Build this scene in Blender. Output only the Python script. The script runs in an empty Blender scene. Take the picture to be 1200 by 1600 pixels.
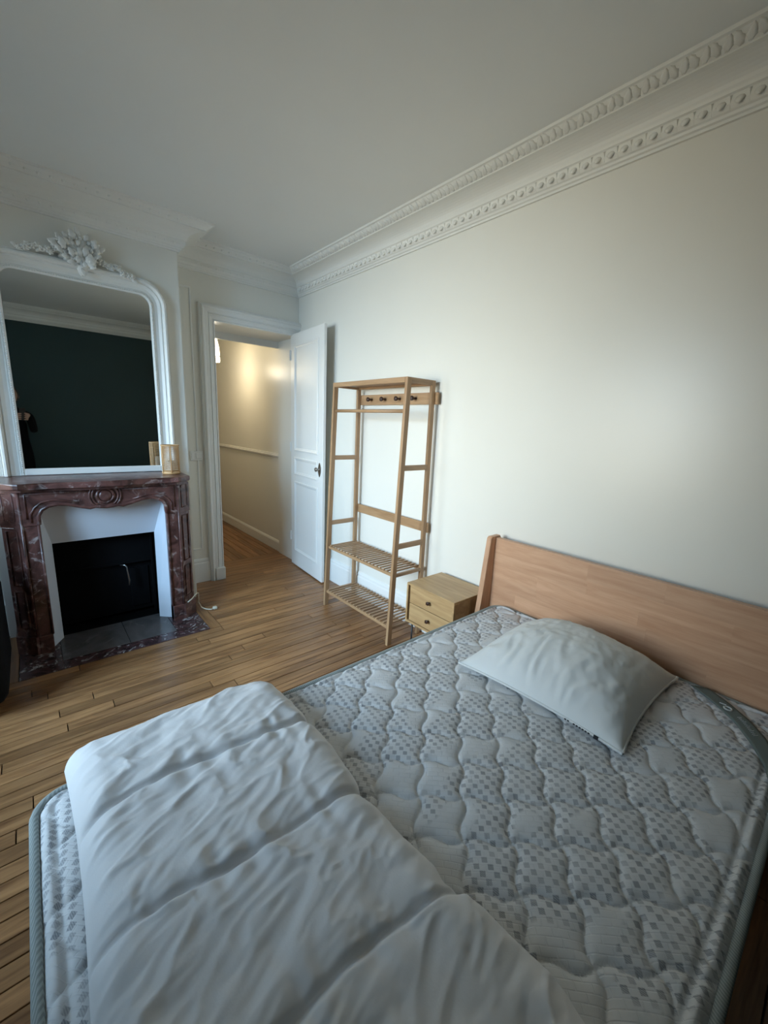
import bpy, bmesh, math, random
from mathutils import Vector, Matrix, noise
random.seed(7)
S = bpy.context.scene
C = S.collection
PI = math.pi

# ------------------------------------------------------------------ camera
CAM_H = 1.45
FPX = 641.2
cam_d = bpy.data.cameras.new('camera')
cam = bpy.data.objects.new('camera', cam_d); C.objects.link(cam)
cam_d.sensor_fit = 'VERTICAL'; cam_d.sensor_height = 24.0
cam_d.lens = FPX * 24.0 / 1600.0
cam_d.clip_start = 0.02
yaw, pitch, roll = math.radians(40.895), math.radians(-11.92), math.radians(2.483)
FW = Vector((math.sin(yaw)*math.cos(pitch), math.cos(yaw)*math.cos(pitch), math.sin(pitch)))
r0 = Vector((math.cos(yaw), -math.sin(yaw), 0)); u0 = r0.cross(FW)
RT = r0*math.cos(roll) + u0*math.sin(roll); UP = RT.cross(FW)
mw = Matrix((RT, UP, -FW)).transposed().to_4x4(); mw.translation = (0, 0, CAM_H)
cam.matrix_world = mw
S.camera = cam

# ------------------------------------------------------------------ world, daylight, exposure
S.view_settings.view_transform = 'Standard'; S.view_settings.look = 'None'
S.view_settings.exposure = 0.0; S.view_settings.gamma = 1.0
S.view_settings.use_curve_mapping = False
w = bpy.data.worlds.new('sky'); S.world = w; w.use_nodes = True
bg = w.node_tree.nodes['Background']; bg.inputs[0].default_value = (0.62, 0.78, 1.0, 1); bg.inputs[1].default_value = 0.15

WINDOWS = [(1.12, 2.22), (2.55, 3.25)]     # y range of the two tall casement windows in the left wall
WZ0, WZ1 = 0.85, 2.35
def area(name, loc, rot_y, sx, sy, power, col, spread, az=0):
    l = bpy.data.lights.new(name, 'AREA'); l.shape = 'RECTANGLE'; l.size = sx; l.size_y = sy
    l.energy = power; l.color = col; l.spread = math.radians(spread)
    o = bpy.data.objects.new(name, l); C.objects.link(o)
    o.location = loc
    a = math.radians(az)
    d = Vector((math.cos(rot_y)*math.cos(a), math.cos(rot_y)*math.sin(a), math.sin(rot_y)))   # points into the room (+x), rot_y tips it up, az turns it
    o.rotation_euler = d.to_track_quat('-Z', 'Y').to_euler()
    return o
for i, (a, b) in enumerate(WINDOWS):
    ps, pw_ = ((80, 18), (20, 7))[i]
    area('daylight_sky', (-1.76, (a+b)/2-(.2, 0)[i], 1.85), math.radians(-24), b-a, 1.3, ps, (0.44, 0.71, 1.0), 90, (16, 4)[i])
    area('daylight_street', (-1.68, (a+b)/2, 1.45), math.radians(-2), b-a, 1.2, pw_, (1.0, 0.90, 0.66), 66)

# ------------------------------------------------------------------ helpers
def obj(name, bm, m, parent=None, smooth=False, loc=None):
    if isinstance(bm, bmesh.types.BMesh):
        bmesh.ops.recalc_face_normals(bm, faces=bm.faces[:])
        me = bpy.data.meshes.new(name); bm.to_mesh(me); bm.free()
    else:
        me = bm
    o = bpy.data.objects.new(name, me); C.objects.link(o)
    if m is not None and not me.materials: me.materials.append(m)
    if smooth:
        for p in me.polygons: p.use_smooth = True
    if parent is not None: o.parent = parent
    if loc is not None: o.location = loc
    return o
def inst(name, me, parent, loc, rot=(0, 0, 0), scale=(1, 1, 1)):
    o = bpy.data.objects.new(name, me); C.objects.link(o); o.parent = parent
    o.location = loc; o.rotation_euler = rot; o.scale = scale
    return o
def thing(name, label, cat, loc=(0, 0, 0), group=None, rotz=0):
    o = bpy.data.objects.new(name, None); C.objects.link(o); o.location = loc; o.rotation_euler = (0, 0, rotz)
    o['label'] = label; o['category'] = cat
    if group: o['group'] = group
    return o
def tag(o, label, cat, group=None):
    o['label'] = label; o['category'] = cat
    if group: o['group'] = group
    return o
def struct(o, label=None, cat=None):
    o['kind'] = 'structure'
    if label: o['label'] = label
    if cat: o['category'] = cat
    return o
def sempty(name, label, cat, loc=(0, 0, 0)):
    o = bpy.data.objects.new(name, None); C.objects.link(o); o.location = loc
    return struct(o, label, cat)
def box(bm, a, b, bev=0.0, seg=1):
    x0, y0, z0 = a; x1, y1, z1 = b
    vs = [bm.verts.new(p) for p in ((x0,y0,z0),(x1,y0,z0),(x1,y1,z0),(x0,y1,z0),(x0,y0,z1),(x1,y0,z1),(x1,y1,z1),(x0,y1,z1))]
    fs = [bm.faces.new([vs[i] for i in q]) for q in ((0,3,2,1),(4,5,6,7),(0,1,5,4),(1,2,6,5),(2,3,7,6),(3,0,4,7))]
    if bev:
        es = list({e for f in fs for e in f.edges})
        bmesh.ops.bevel(bm, geom=es, offset=bev, segments=seg, affect='EDGES', profile=0.5)
    return vs
def bx(a, b, bev=0.0, seg=1):
    bm = bmesh.new(); box(bm, a, b, bev, seg); return bm
def prism(pts, h0, h1, axis='z', bev=0.0):
    """extrude a polygon; pts are 2D. axis z: (x,y)->z ; axis y: (x,z)->y ; axis x: (y,z)->x"""
    bm = bmesh.new()
    def P(p, h):
        return {'z': (p[0], p[1], h), 'y': (p[0], h, p[1]), 'x': (h, p[0], p[1])}[axis]
    A = [bm.verts.new(P(p, h0)) for p in pts]; B = [bm.verts.new(P(p, h1)) for p in pts]
    n = len(pts)
    fa = bm.faces.new(A); fb = bm.faces.new(B)
    for i in range(n): bm.faces.new((A[i], A[(i+1) % n], B[(i+1) % n], B[i]))
    if bev:
        es = list({e for f in (fa, fb) for e in f.edges})
        bmesh.ops.bevel(bm, geom=es, offset=bev, segments=2, affect='EDGES', profile=0.5)
    return bm
def tube(bm, pts, r, n=8, cap=True):
    pts = [Vector(p) for p in pts]; rings = []
    rr = r if isinstance(r, (list, tuple)) else [r]*len(pts)
    ref = None
    for i, p in enumerate(pts):
        t = (pts[min(i+1, len(pts)-1)] - pts[max(i-1, 0)]).normalized()
        if ref is None: ref = Vector((0, 0, 1)) if abs(t.z) < .9 else Vector((1, 0, 0))
        a = (ref - t*ref.dot(t)).normalized(); ref = a; b = t.cross(a)
        rings.append([bm.verts.new(p + (a*math.cos(2*PI*k/n) + b*math.sin(2*PI*k/n))*rr[i]) for k in range(n)])
    for i in range(len(rings)-1):
        for k in range(n): bm.faces.new((rings[i][k], rings[i][(k+1) % n], rings[i+1][(k+1) % n], rings[i+1][k]))
    if cap: bm.faces.new(rings[0]); bm.faces.new(rings[-1])
def tubem(pts, r, n=8):
    bm = bmesh.new(); tube(bm, pts, r, n); return bm
def lathe(bm, prof, c=(0, 0, 0), n=24, axis='z'):
    rings = []
    def P(r, a, h):
        x, y = r*math.cos(a), r*math.sin(a)
        return {'z': (c[0]+x, c[1]+y, c[2]+h), 'x': (c[0]+h, c[1]+x, c[2]+y), 'y': (c[0]+x, c[1]+h, c[2]+y)}[axis]
    for r, h in prof: rings.append([bm.verts.new(P(max(r, 1e-4), 2*PI*k/n, h)) for k in range(n)])
    for i in range(len(rings)-1):
        for k in range(n): bm.faces.new((rings[i][k], rings[i][(k+1) % n], rings[i+1][(k+1) % n], rings[i+1][k]))
    bm.faces.new(rings[0]); bm.faces.new(rings[-1])
def mitre(pts, closed=False):
    """per-vertex offset vectors pointing to the LEFT of the travel direction"""
    n = len(pts); out = []
    def nrm(a, b):
        d = (Vector(b) - Vector(a)).normalized(); return Vector((-d.y, d.x))
    for i in range(n):
        n1 = nrm(pts[i-1], pts[i]) if (i > 0 or closed) else None
        n2 = nrm(pts[i], pts[(i+1) % n]) if (i < n-1 or closed) else None
        if n1 is None: out.append(n2)
        elif n2 is None: out.append(n1)
        else: out.append((n1 + n2) / (1 + n1.dot(n2)))
    return out
def sweep(bm, pts, prof, place, closed=False):
    """pts 2D path, prof [(d,e)], place(p2d, e) -> 3D"""
    off = mitre(pts, closed); rings = []
    for p, o in zip(pts, off):
        p = Vector(p); rings.append([bm.verts.new(place(p + o*d, e)) for d, e in prof])
    m = len(rings)
    for i in range(m if closed else m-1):
        A, B = rings[i], rings[(i+1) % m]
        for k in range(len(prof)-1): bm.faces.new((A[k], A[k+1], B[k+1], B[k]))
    if not closed:
        for R_ in (rings[0], rings[-1]):
            if len(R_) > 2: bm.faces.new(R_)
def grid(fn, nu, nv, wrapu=False):
    bm = bmesh.new(); V = []
    for i in range(nu+1):
        V.append([bm.verts.new(fn(i/nu, j/nv)) for j in range(nv+1)])
    for i in range(nu):
        for j in range(nv): bm.faces.new((V[i][j], V[i+1][j], V[i+1][j+1], V[i][j+1]))
    return bm
def fbm(p, o=4):
    v = 0; a = 1; s = 0
    q = Vector(p)
    for _ in range(o): v += a*noise.noise(q); s += a; a *= .5; q = q*2.03 + Vector((3.1, 1.7, 5.3))
    return v/s

# ------------------------------------------------------------------ materials
def new_mat(name):
    m = bpy.data.materials.new(name); m.use_nodes = True
    nt = m.node_tree; return m, nt, nt.nodes['Principled BSDF']
def N(nt, t, **kw):
    n = nt.nodes.new(t)
    for k, v in kw.items():
        if hasattr(n, k): setattr(n, k, v)
        else: n.inputs[k].default_value = v
    return n
def ramp(nt, stops):
    n = nt.nodes.new('ShaderNodeValToRGB'); cr = n.color_ramp
    while len(cr.elements) < len(stops): cr.elements.new(0.5)
    for e, (p, c) in zip(cr.elements, stops): e.position = p; e.color = (*c, 1)
    return n
def paint(name, col, rough=.5, bump=.02, scale=60, var=.03, metal=0.0, spec=.5):
    m, nt, b = new_mat(name)
    tc = N(nt, 'ShaderNodeTexCoord')
    nz = N(nt, 'ShaderNodeTexNoise', Scale=scale, Detail=4.0); nt.links.new(tc.outputs['Object'], nz.inputs['Vector'])
    lo = N(nt, 'ShaderNodeTexNoise', Scale=2.2, Detail=3.0); nt.links.new(tc.outputs['Object'], lo.inputs['Vector'])
    c0 = tuple(max(0, c*(1-var)) for c in col); c1 = tuple(min(1, c*(1+var)) for c in col)
    rp = ramp(nt, [(.3, c0), (.7, c1)]); nt.links.new(lo.outputs['Fac'], rp.inputs['Fac'])
    nt.links.new(rp.outputs['Color'], b.inputs['Base Color'])
    bp = N(nt, 'ShaderNodeBump', Strength=bump, Distance=.01); nt.links.new(nz.outputs['Fac'], bp.inputs['Height'])
    nt.links.new(bp.outputs['Normal'], b.inputs['Normal'])
    b.inputs['Roughness'].default_value = rough; b.inputs['Metallic'].default_value = metal
    b.inputs['Specular IOR Level'].default_value = spec
    return m
def wood(name, dark, light, rough=.45, axis='x', scale=1.0, rnd=.25, bump=.08):
    m, nt, b = new_mat(name)
    tc = N(nt, 'ShaderNodeTexCoord'); oi = N(nt, 'ShaderNodeObjectInfo')
    mp = N(nt, 'ShaderNodeMapping')
    st = {'x': (1.2, 14, 14), 'y': (14, 1.2, 14), 'z': (14, 14, 1.2)}[axis]
    mp.inputs['Scale'].default_value = tuple(s*scale for s in st)
    ad = N(nt, 'ShaderNodeVectorMath', operation='MULTIPLY_ADD')
    cb = N(nt, 'ShaderNodeCombineXYZ')
    for k in range(3): nt.links.new(oi.outputs['Random'], cb.inputs[k])
    nt.links.new(cb.outputs[0], ad.inputs[0]); ad.inputs[1].default_value = (37, 53, 71)
    nt.links.new(tc.outputs['Object'], ad.inputs[2]); nt.links.new(ad.outputs[0], mp.inputs['Vector'])
    n1 = N(nt, 'ShaderNodeTexNoise', Scale=2.2, Detail=6.0, Distortion=.6); nt.links.new(mp.outputs[0], n1.inputs['Vector'])
    n2 = N(nt, 'ShaderNodeTexNoise', Scale=11.0, Detail=3.0); nt.links.new(mp.outputs[0], n2.inputs['Vector'])
    mx = N(nt, 'ShaderNodeMath', operation='MULTIPLY_ADD'); nt.links.new(n2.outputs['Fac'], mx.inputs[0]); mx.inputs[1].default_value = .35
    nt.links.new(n1.outputs['Fac'], mx.inputs[2])
    rp = ramp(nt, [(.42, dark), (.86, light)]); nt.links.new(mx.outputs[0], rp.inputs['Fac'])
    hs = N(nt, 'ShaderNodeHueSaturation')
    v = N(nt, 'ShaderNodeMapRange'); v.inputs['To Min'].default_value = 1-rnd; v.inputs['To Max'].default_value = 1+rnd
    nt.links.new(oi.outputs['Random'], v.inputs['Value']); nt.links.new(v.outputs[0], hs.inputs['Value'])
    nt.links.new(rp.outputs['Color'], hs.inputs['Color']); nt.links.new(hs.outputs[0], b.inputs['Base Color'])
    bp = N(nt, 'ShaderNodeBump', Strength=bump, Distance=.004); nt.links.new(n2.outputs['Fac'], bp.inputs['Height'])
    nt.links.new(bp.outputs['Normal'], b.inputs['Normal'])
    b.inputs['Roughness'].default_value = rough
    return m
def marble(name, base, mid, vein, grey, scale=5.0, rough=.25):
    m, nt, b = new_mat(name)
    tc = N(nt, 'ShaderNodeTexCoord')
    n0 = N(nt, 'ShaderNodeTexNoise', Scale=scale, Detail=8.0, Distortion=1.2); nt.links.new(tc.outputs['Object'], n0.inputs['Vector'])
    rp = ramp(nt, [(.35, base), (.52, mid), (.66, base), (.78, grey)]); nt.links.new(n0.outputs['Fac'], rp.inputs['Fac'])
    wv = N(nt, 'ShaderNodeTexNoise', Scale=scale*1.4, Detail=10.0, Distortion=2.5, Roughness=.62)
    mp = N(nt, 'ShaderNodeMapping'); mp.inputs['Location'].default_value = (4.2, 1.1, 7.7); nt.links.new(tc.outputs['Object'], mp.inputs['Vector'])
    nt.links.new(mp.outputs[0], wv.inputs['Vector'])
    r2 = ramp(nt, [(.56, (0, 0, 0)), (.64, (.5, .5, .5)), (.72, (1, 1, 1))]); nt.links.new(wv.outputs['Fac'], r2.inputs['Fac'])
    mx = N(nt, 'ShaderNodeMix', data_type='RGBA')
    nt.links.new(r2.outputs['Color'], mx.inputs['Factor']); nt.links.new(rp.outputs['Color'], mx.inputs['A'])
    mx.inputs['B'].default_value = (*vein, 1)
    nt.links.new(mx.outputs['Result'], b.inputs['Base Color'])
    b.inputs['Roughness'].default_value = rough
    return m
M = {}
M['wall'] = paint('satin_white_wall', (.80, .775, .70), .34, .008, 40, .012)
M['ceil'] = paint('ceiling_white', (.78, .78, .75), .5, .01, 40, .01)
M['plaster'] = paint('white_plaster', (.80, .785, .73), .45, .03, 90, .02)
M['white_gloss'] = paint('white_gloss_paint', (.82, .81, .77), .35, .012, 50, .015)
M['teal'] = paint('deep_teal_wall', (.012, .040, .042), .55, .015, 50, .05)
M['black'] = paint('soot_black', (.005, .005, .005), .9, .1, 30, .3, 0, .05)
M['iron'] = paint('black_iron', (.005, .005, .0055), .8, .08, 60, .2, 0, .08)
M['metal_white'] = paint('white_enamel_sheet', (.74, .78, .84), .35, .006, 60, .02)
M['rouge'] = marble('red_marble', (.050, .021, .018), (.150, .066, .055), (.42, .34, .32), (.12, .10, .095), 6.0, .28)
M['hearth_grey'] = marble('grey_marble', (.085, .078, .075), (.12, .11, .108), (.17, .16, .155), (.09, .082, .08), 3.0, .22)
M['hearth_vein'] = marble('violet_breccia', (.035, .018, .018), (.08, .042, .042), (.62, .60, .60), (.075, .055, .058), 7.0, .22)
M['floor'] = wood('oak_floor', (.135, .055, .020), (.38, .19, .078), .30, 'x', 1.0, .22, .1)
M['floor_y'] = wood('oak_floor_cross', (.135, .055, .020), (.38, .19, .078), .30, 'y', 1.0, .22, .1)
M['sub'] = paint('dark_joint', (.02, .012, .008), .9, .1, 40, .2)
M['bamboo'] = wood('bamboo_wood', (.31, .175, .085), (.46, .285, .15), .45, 'z', 1.0, .06, .04)
M['bamboo_y'] = wood('bamboo_rail', (.31, .175, .085), (.46, .285, .15), .45, 'y', 1.0, .06, .04)
M['bamboo_x'] = wood('bamboo_slat', (.32, .19, .10), (.48, .31, .18), .45, 'x', 1.0, .08, .04)
M['beech'] = wood('beech_stave', (.50, .27, .155), (.64, .385, .24), .42, 'y', 1.0, .05, .04)
M['beech_z'] = wood('beech_post', (.46, .25, .14), (.62, .37, .23), .42, 'z', 1.0, .03, .04)
M['oak'] = wood('oak_veneer', (.40, .24, .105), (.58, .385, .19), .42, 'y', 1.0, .04, .04)
M['walnut'] = paint('dark_walnut_knob', (.045, .02, .012), .4, .03, 60, .2)
M['blackmetal'] = paint('black_metal', (.02, .02, .02), .4, .01, 60, .1)
M['chrome'] = paint('aged_nickel', (.35, .34, .32), .3, .02, 60, .1, 1.0)
M['cream'] = paint('cream_plastic', (.72, .66, .52), .4, .01, 60, .05)
M['rattan'] = paint('rattan_cane', (.55, .32, .14), .5, .08, 120, .15)
M['wax'] = paint('white_wax', (.85, .82, .75), .4, .01, 60, .02)
M['duvet'] = paint('white_cotton', (.68, .68, .685), .85, .05, 260, .012, 0, .2)
M['pillow'] = paint('white_pillow_cotton', (.76, .78, .77), .8, .04, 240, .02, 0, .2)
M['darkfabric'] = paint('black_fabric', (.008, .008, .009), .9, .1, 200, .2, 0, .1)
M['skin'] = paint('skin', (.52, .31, .22), .5, .03, 80, .06)
M['hair'] = paint('dark_brown_hair', (.03, .018, .012), .5, .2, 120, .2)
M['ink'] = paint('black_print', (.02, .02, .025), .7, 0, 60, 0)
# mirror
m, nt, b = new_mat('silvered_mirror_glass'); b.inputs['Metallic'].default_value = 1; b.inputs['Base Color'].default_value = (.80, .84, .84, 1)
b.inputs['Roughness'].default_value = .015; M['mirror'] = m
# window glass
m, nt, b = new_mat('clear_pane'); nt.nodes.remove(b)
tr = N(nt, 'ShaderNodeBsdfTransparent'); gl = N(nt, 'ShaderNodeBsdfGlossy'); gl.inputs['Roughness'].default_value = .02
ms = N(nt, 'ShaderNodeMixShader'); ms.inputs[0].default_value = .06
nt.links.new(tr.outputs[0], ms.inputs[1]); nt.links.new(gl.outputs[0], ms.inputs[2])
nt.links.new(ms.outputs[0], nt.nodes['Material Output'].inputs['Surface']); M['pane'] = m
# lamp shade
m, nt, b = new_mat('glowing_lamp_shade'); b.inputs['Base Color'].default_value = (.85, .80, .68, 1)
b.inputs['Emission Color'].default_value = (1, .82, .52, 1); b.inputs['Emission Strength'].default_value = 9.0; M['shade'] = m

# mattress ticking: grey hatched squares printed in patches on a stitched zigzag knit
def mattress_mat():
    m, nt, b = new_mat('quilted_ticking')
    L = nt.links.new
    tc = N(nt, 'ShaderNodeTexCoord')
    mp = N(nt, 'ShaderNodeMapping'); mp.inputs['Rotation'].default_value = (0, 0, math.radians(45)); L(tc.outputs['Object'], mp.inputs['Vector'])
    def MA(op, a, b_=None, c_=None):
        n = N(nt, 'ShaderNodeMath', operation=op)
        for k_, v_ in enumerate((a, b_, c_)):
            if v_ is None: continue
            if isinstance(v_, (int, float)): n.inputs[k_].default_value = v_
            else: L(v_, n.inputs[k_])
        return n.outputs[0]
    sp = N(nt, 'ShaderNodeSeparateXYZ'); L(mp.outputs[0], sp.inputs[0])
    RW, RH = .031, .0150
    ry = MA('DIVIDE', sp.outputs[1], RH); rf = MA('FLOOR', ry); odd = MA('MULTIPLY', rf, .37)
    cxx = MA('ADD', MA('DIVIDE', sp.outputs[0], RW), odd)
    fx_ = MA('ABSOLUTE', MA('SUBTRACT', MA('FRACT', cxx), .5))
    idv = N(nt, 'ShaderNodeCombineXYZ'); L(MA('FLOOR', cxx), idv.inputs[0]); L(rf, idv.inputs[1])
    wn = N(nt, 'ShaderNodeTexWhiteNoise'); L(idv.outputs[0], wn.inputs['Vector'])
    fy_ = MA('ABSOLUTE', MA('SUBTRACT', MA('FRACT', ry), .5))
    dd = MA('MAXIMUM', MA('MULTIPLY', fx_, RW), MA('MULTIPLY', fy_, RH))
    sq = N(nt, 'ShaderNodeMapRange'); L(dd, sq.inputs['Value']); sq.inputs['From Min'].default_value = .0066; sq.inputs['From Max'].default_value = .0056; sq.inputs['To Min'].default_value = 0; sq.inputs['To Max'].default_value = 1
    class _I: pass
    inv = _I(); inv.outputs = [MA('MULTIPLY', sq.outputs[0], MA('MULTIPLY_ADD', wn.outputs['Value'], .5, .5))]
    # hatch
    wv = N(nt, 'ShaderNodeTexWave', wave_type='BANDS', bands_direction='X'); wv.inputs['Scale'].default_value = 95; wv.inputs['Distortion'].default_value = 0
    mp2 = N(nt, 'ShaderNodeMapping'); mp2.inputs['Rotation'].default_value = (0, 0, math.radians(-12)); L(tc.outputs['Object'], mp2.inputs['Vector']); L(mp2.outputs[0], wv.inputs['Vector'])
    ht = N(nt, 'ShaderNodeMapRange'); L(wv.outputs['Fac'], ht.inputs['Value']); ht.inputs['To Min'].default_value = .55; ht.inputs['To Max'].default_value = 1.0
    # patches of print (diagonal)
    mp3 = N(nt, 'ShaderNodeMapping'); mp3.inputs['Rotation'].default_value = (0, 0, math.radians(38)); mp3.inputs['Scale'].default_value = (5.2, 8.5, 1); L(tc.outputs['Object'], mp3.inputs['Vector'])
    nz = N(nt, 'ShaderNodeTexNoise', Scale=1.0, Detail=0.6); L(mp3.outputs[0], nz.inputs['Vector'])
    th = N(nt, 'ShaderNodeMapRange'); L(nz.outputs['Fac'], th.inputs['Value']); th.inputs['From Min'].default_value = .44; th.inputs['From Max'].default_value = .47
    # print fades towards the head
    m1 = N(nt, 'ShaderNodeMath', operation='MULTIPLY'); L(inv.outputs[0], m1.inputs[0]); L(ht.outputs[0], m1.inputs[1])
    m2 = N(nt, 'ShaderNodeMath', operation='MULTIPLY'); L(m1.outputs[0], m2.inputs[0]); L(th.outputs[0], m2.inputs[1])
    mx = N(nt, 'ShaderNodeMix', data_type='RGBA'); L(m2.outputs[0], mx.inputs['Factor'])
    mx.inputs['A'].default_value = (.68, .68, .68, 1); mx.inputs['B'].default_value = (.26, .265, .285, 1)
    L(mx.outputs['Result'], b.inputs['Base Color'])
    # knit relief: interlocking brick zigzag
    b2 = N(nt, 'ShaderNodeTexBrick', offset=.5); b2.inputs['Scale'].default_value = 1; b2.inputs['Brick Width'].default_value = .031; b2.inputs['Row Height'].default_value = .0150
    b2.inputs['Mortar Size'].default_value = .0016; b2.inputs['Mortar Smooth'].default_value = .6
    mp4 = N(nt, 'ShaderNodeMapping'); mp4.inputs['Rotation'].default_value = (0, 0, math.radians(45)); mp4.inputs['Location'].default_value = (.0065, .0048, 0); L(tc.outputs['Object'], mp4.inputs['Vector']); L(mp4.outputs[0], b2.inputs['Vector'])
    fi = N(nt, 'ShaderNodeMath', operation='SUBTRACT'); fi.inputs[0].default_value = 1; L(b2.outputs['Fac'], fi.inputs[1])
    bp = N(nt, 'ShaderNodeBump', Strength=.35, Distance=.004); L(fi.outputs[0], bp.inputs['Height']); L(bp.outputs['Normal'], b.inputs['Normal'])
    b.inputs['Roughness'].default_value = .85; b.inputs['Specular IOR Level'].default_value = .2
    return m
M['ticking'] = mattress_mat()
def twill(name, a, c, sc):
    m, nt, b = new_mat(name); tc = N(nt, 'ShaderNodeTexCoord')
    mp = N(nt, 'ShaderNodeMapping'); mp.inputs['Rotation'].default_value = (.6, .5, .7); nt.links.new(tc.outputs['Object'], mp.inputs['Vector'])
    wv = N(nt, 'ShaderNodeTexWave', Scale=sc, Distortion=.2); nt.links.new(mp.outputs[0], wv.inputs['Vector'])
    rp = ramp(nt, [(.3, a), (.7, c)]); nt.links.new(wv.outputs['Fac'], rp.inputs['Fac']); nt.links.new(rp.outputs['Color'], b.inputs['Base Color'])
    b.inputs['Roughness'].default_value = .85; return m
M['twill'] = twill('grey_green_twill_tape', (.24, .27, .26), (.36, .39, .375), 70)
M['label_green'] = paint('grey_green_label', (.15, .19, .18), .75, .03, 200, .05)
M['label_white'] = paint('white_label_print', (.6, .63, .62), .75, 0, 200, 0)

# ================================================================== SETTING
XL, XR, YB, YF = -1.38, 2.04, -0.70, 3.69
CZ = 2.74
CHX0, CHX1, CHY = -0.222, 0.917, 3.38         # chimney breast
HY0, HY1 = 4.10, 6.60                        # hall beyond the doorway
HX0 = 0.95
DX0, DX1, DZ = 1.255, 2.015, 2.225           # door opening
HEX0, HEX1, HEY = -0.175, 0.835, 2.77        # hearth slab

# ---- floor: base slab and every board
fl = struct(obj('floor', bx((XL-.3, YB-.1, -.08), (XR+.06, HY1+.1, -.014)), M['sub']), 'narrow honey-brown oak strip floor laid parallel to the fireplace wall', 'floor')
def board(x0, x1, y0, y1, m, z=0.0):
    g = .0019
    dz = random.uniform(-.0006, .0004)
    b_ = bmesh.new(); vs = box(b_, (x0+g, y0+g, -.0135), (x1-g, y1-g, z+dz))
    top = [v for v in b_.verts if v.co.z > -.005]
    es = [e for e in b_.edges if e.verts[0] in top and e.verts[1] in top]
    bmesh.ops.bevel(b_, geom=es, offset=.0012, segments=1, affect='EDGES')
    return obj('floor_board', b_, m, fl)
PITCH = .0665
y = 3.69
row = 0
HB = HEX1 + .075                             # border board right of the hearth
while y > YB + .01:
    y1, y0 = y, max(y - PITCH, YB)
    if y0 < HEY < y1: y0 = HEY
    segs = [(XL, XR)]
    if y0 >= HEY - .001: segs = [(XL, HEX0-.075), (HB, XR)]
    for (a, b_) in segs:
        x = a; first = True
        while x < b_ - .02:
            L_ = random.uniform(.25, 1.3) if first else random.uniform(.75, 1.6)
            e = min(x+L_, b_)
            if b_ - e < .3: e = b_
            if not (y0 > CHY and e < CHX1+.01 and x > CHX0): board(x, e, y0, y1, M['floor'])
            x = e; first = False
    y = y0; row += 1
board(HEX1, HB, HEY, 3.69, M['floor_y']); board(HEX0-.075, HEX0, HEY, 3.69, M['floor_y'])
y = 3.69
while y < 4.0:                               # boards inside the doorway
    board(DX0, XR, y, y+PITCH, M['floor']); y += PITCH
board(DX0-.2, XR, y, y+.09, M['floor']); yy = y+.09
x = HX0
while x < XR - .001:                         # hall boards run the other way
    e = min(x+.078, XR); yb = yy
    while yb < HY1:
        L_ = random.uniform(.7, 1.4); ye = min(yb+L_, HY1); 
        if HY1-ye < .25: ye = HY1
        board(x, e, yb, ye, M['floor_y']); yb = ye
    x = e

# ---- ceiling and walls
struct(obj('ceiling', bx((XL-.3, YB-.1, CZ), (XR+.06, HY1+.1, CZ+.1)), M['ceil']), 'plain white ceiling', 'ceiling')
wr = struct(obj('wall_right', bx((XR, YB-.1, -.08), (XR+.06, HY1+.1, CZ)), M['wall']), 'satin white wall behind the bed and clothes rack', 'wall')
struct(obj('wall_back', bx((XL-.3, YB-.1, -.08), (XR, YB, CZ)), M['teal']), 'dark teal wall seen in the mirror', 'wall')
bm = bmesh.new()
box(bm, (XL, YF, -.08), (DX0, HY0, CZ)); box(bm, (DX0, YF, DZ), (XR, HY0, CZ)); box(bm, (DX1, YF+.05, -.0), (XR, HY0, DZ))
struct(obj('wall_far', bm, M['wall']), 'white wall with the open doorway', 'wall')
bm = bmesh.new()
ys = [YB] + [v for p in WINDOWS for v in p] + [YF+.4]
for i in range(0, len(ys), 2): box(bm, (XL-.25, ys[i], -.08), (XL, ys[i+1], CZ))
for a, b_ in WINDOWS:
    box(bm, (XL-.25, a, -.08), (XL, b_, WZ0)); box(bm, (XL-.25, a, WZ1), (XL, b_, CZ))
struct(obj('wall_left', bm, M['wall']), 'white window wall', 'wall')
bm = bmesh.new()   # chimney breast with the fire opening left free
OX0, OX1, OZ = 0.02, 0.64, 0.66
box(bm, (CHX0, CHY, 0), (OX0, YF, CZ)); box(bm, (OX1, CHY, 0), (CHX1, YF, CZ)); box(bm, (OX0, CHY, OZ), (OX1, YF, CZ))
struct(obj('wall_chimney', bm, M['wall']), 'white chimney breast carrying mirror and mantelpiece', 'wall')
bm = bmesh.new(); box(bm, (HX0-.1, HY0, -.08), (HX0, HY1, CZ)); box(bm, (HX0-.1, HY1, -.08), (XR, HY1+.1, CZ))
struct(obj('wall_hall', bm, M['wall']), 'white walls of the hall beyond the door', 'wall')

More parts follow.
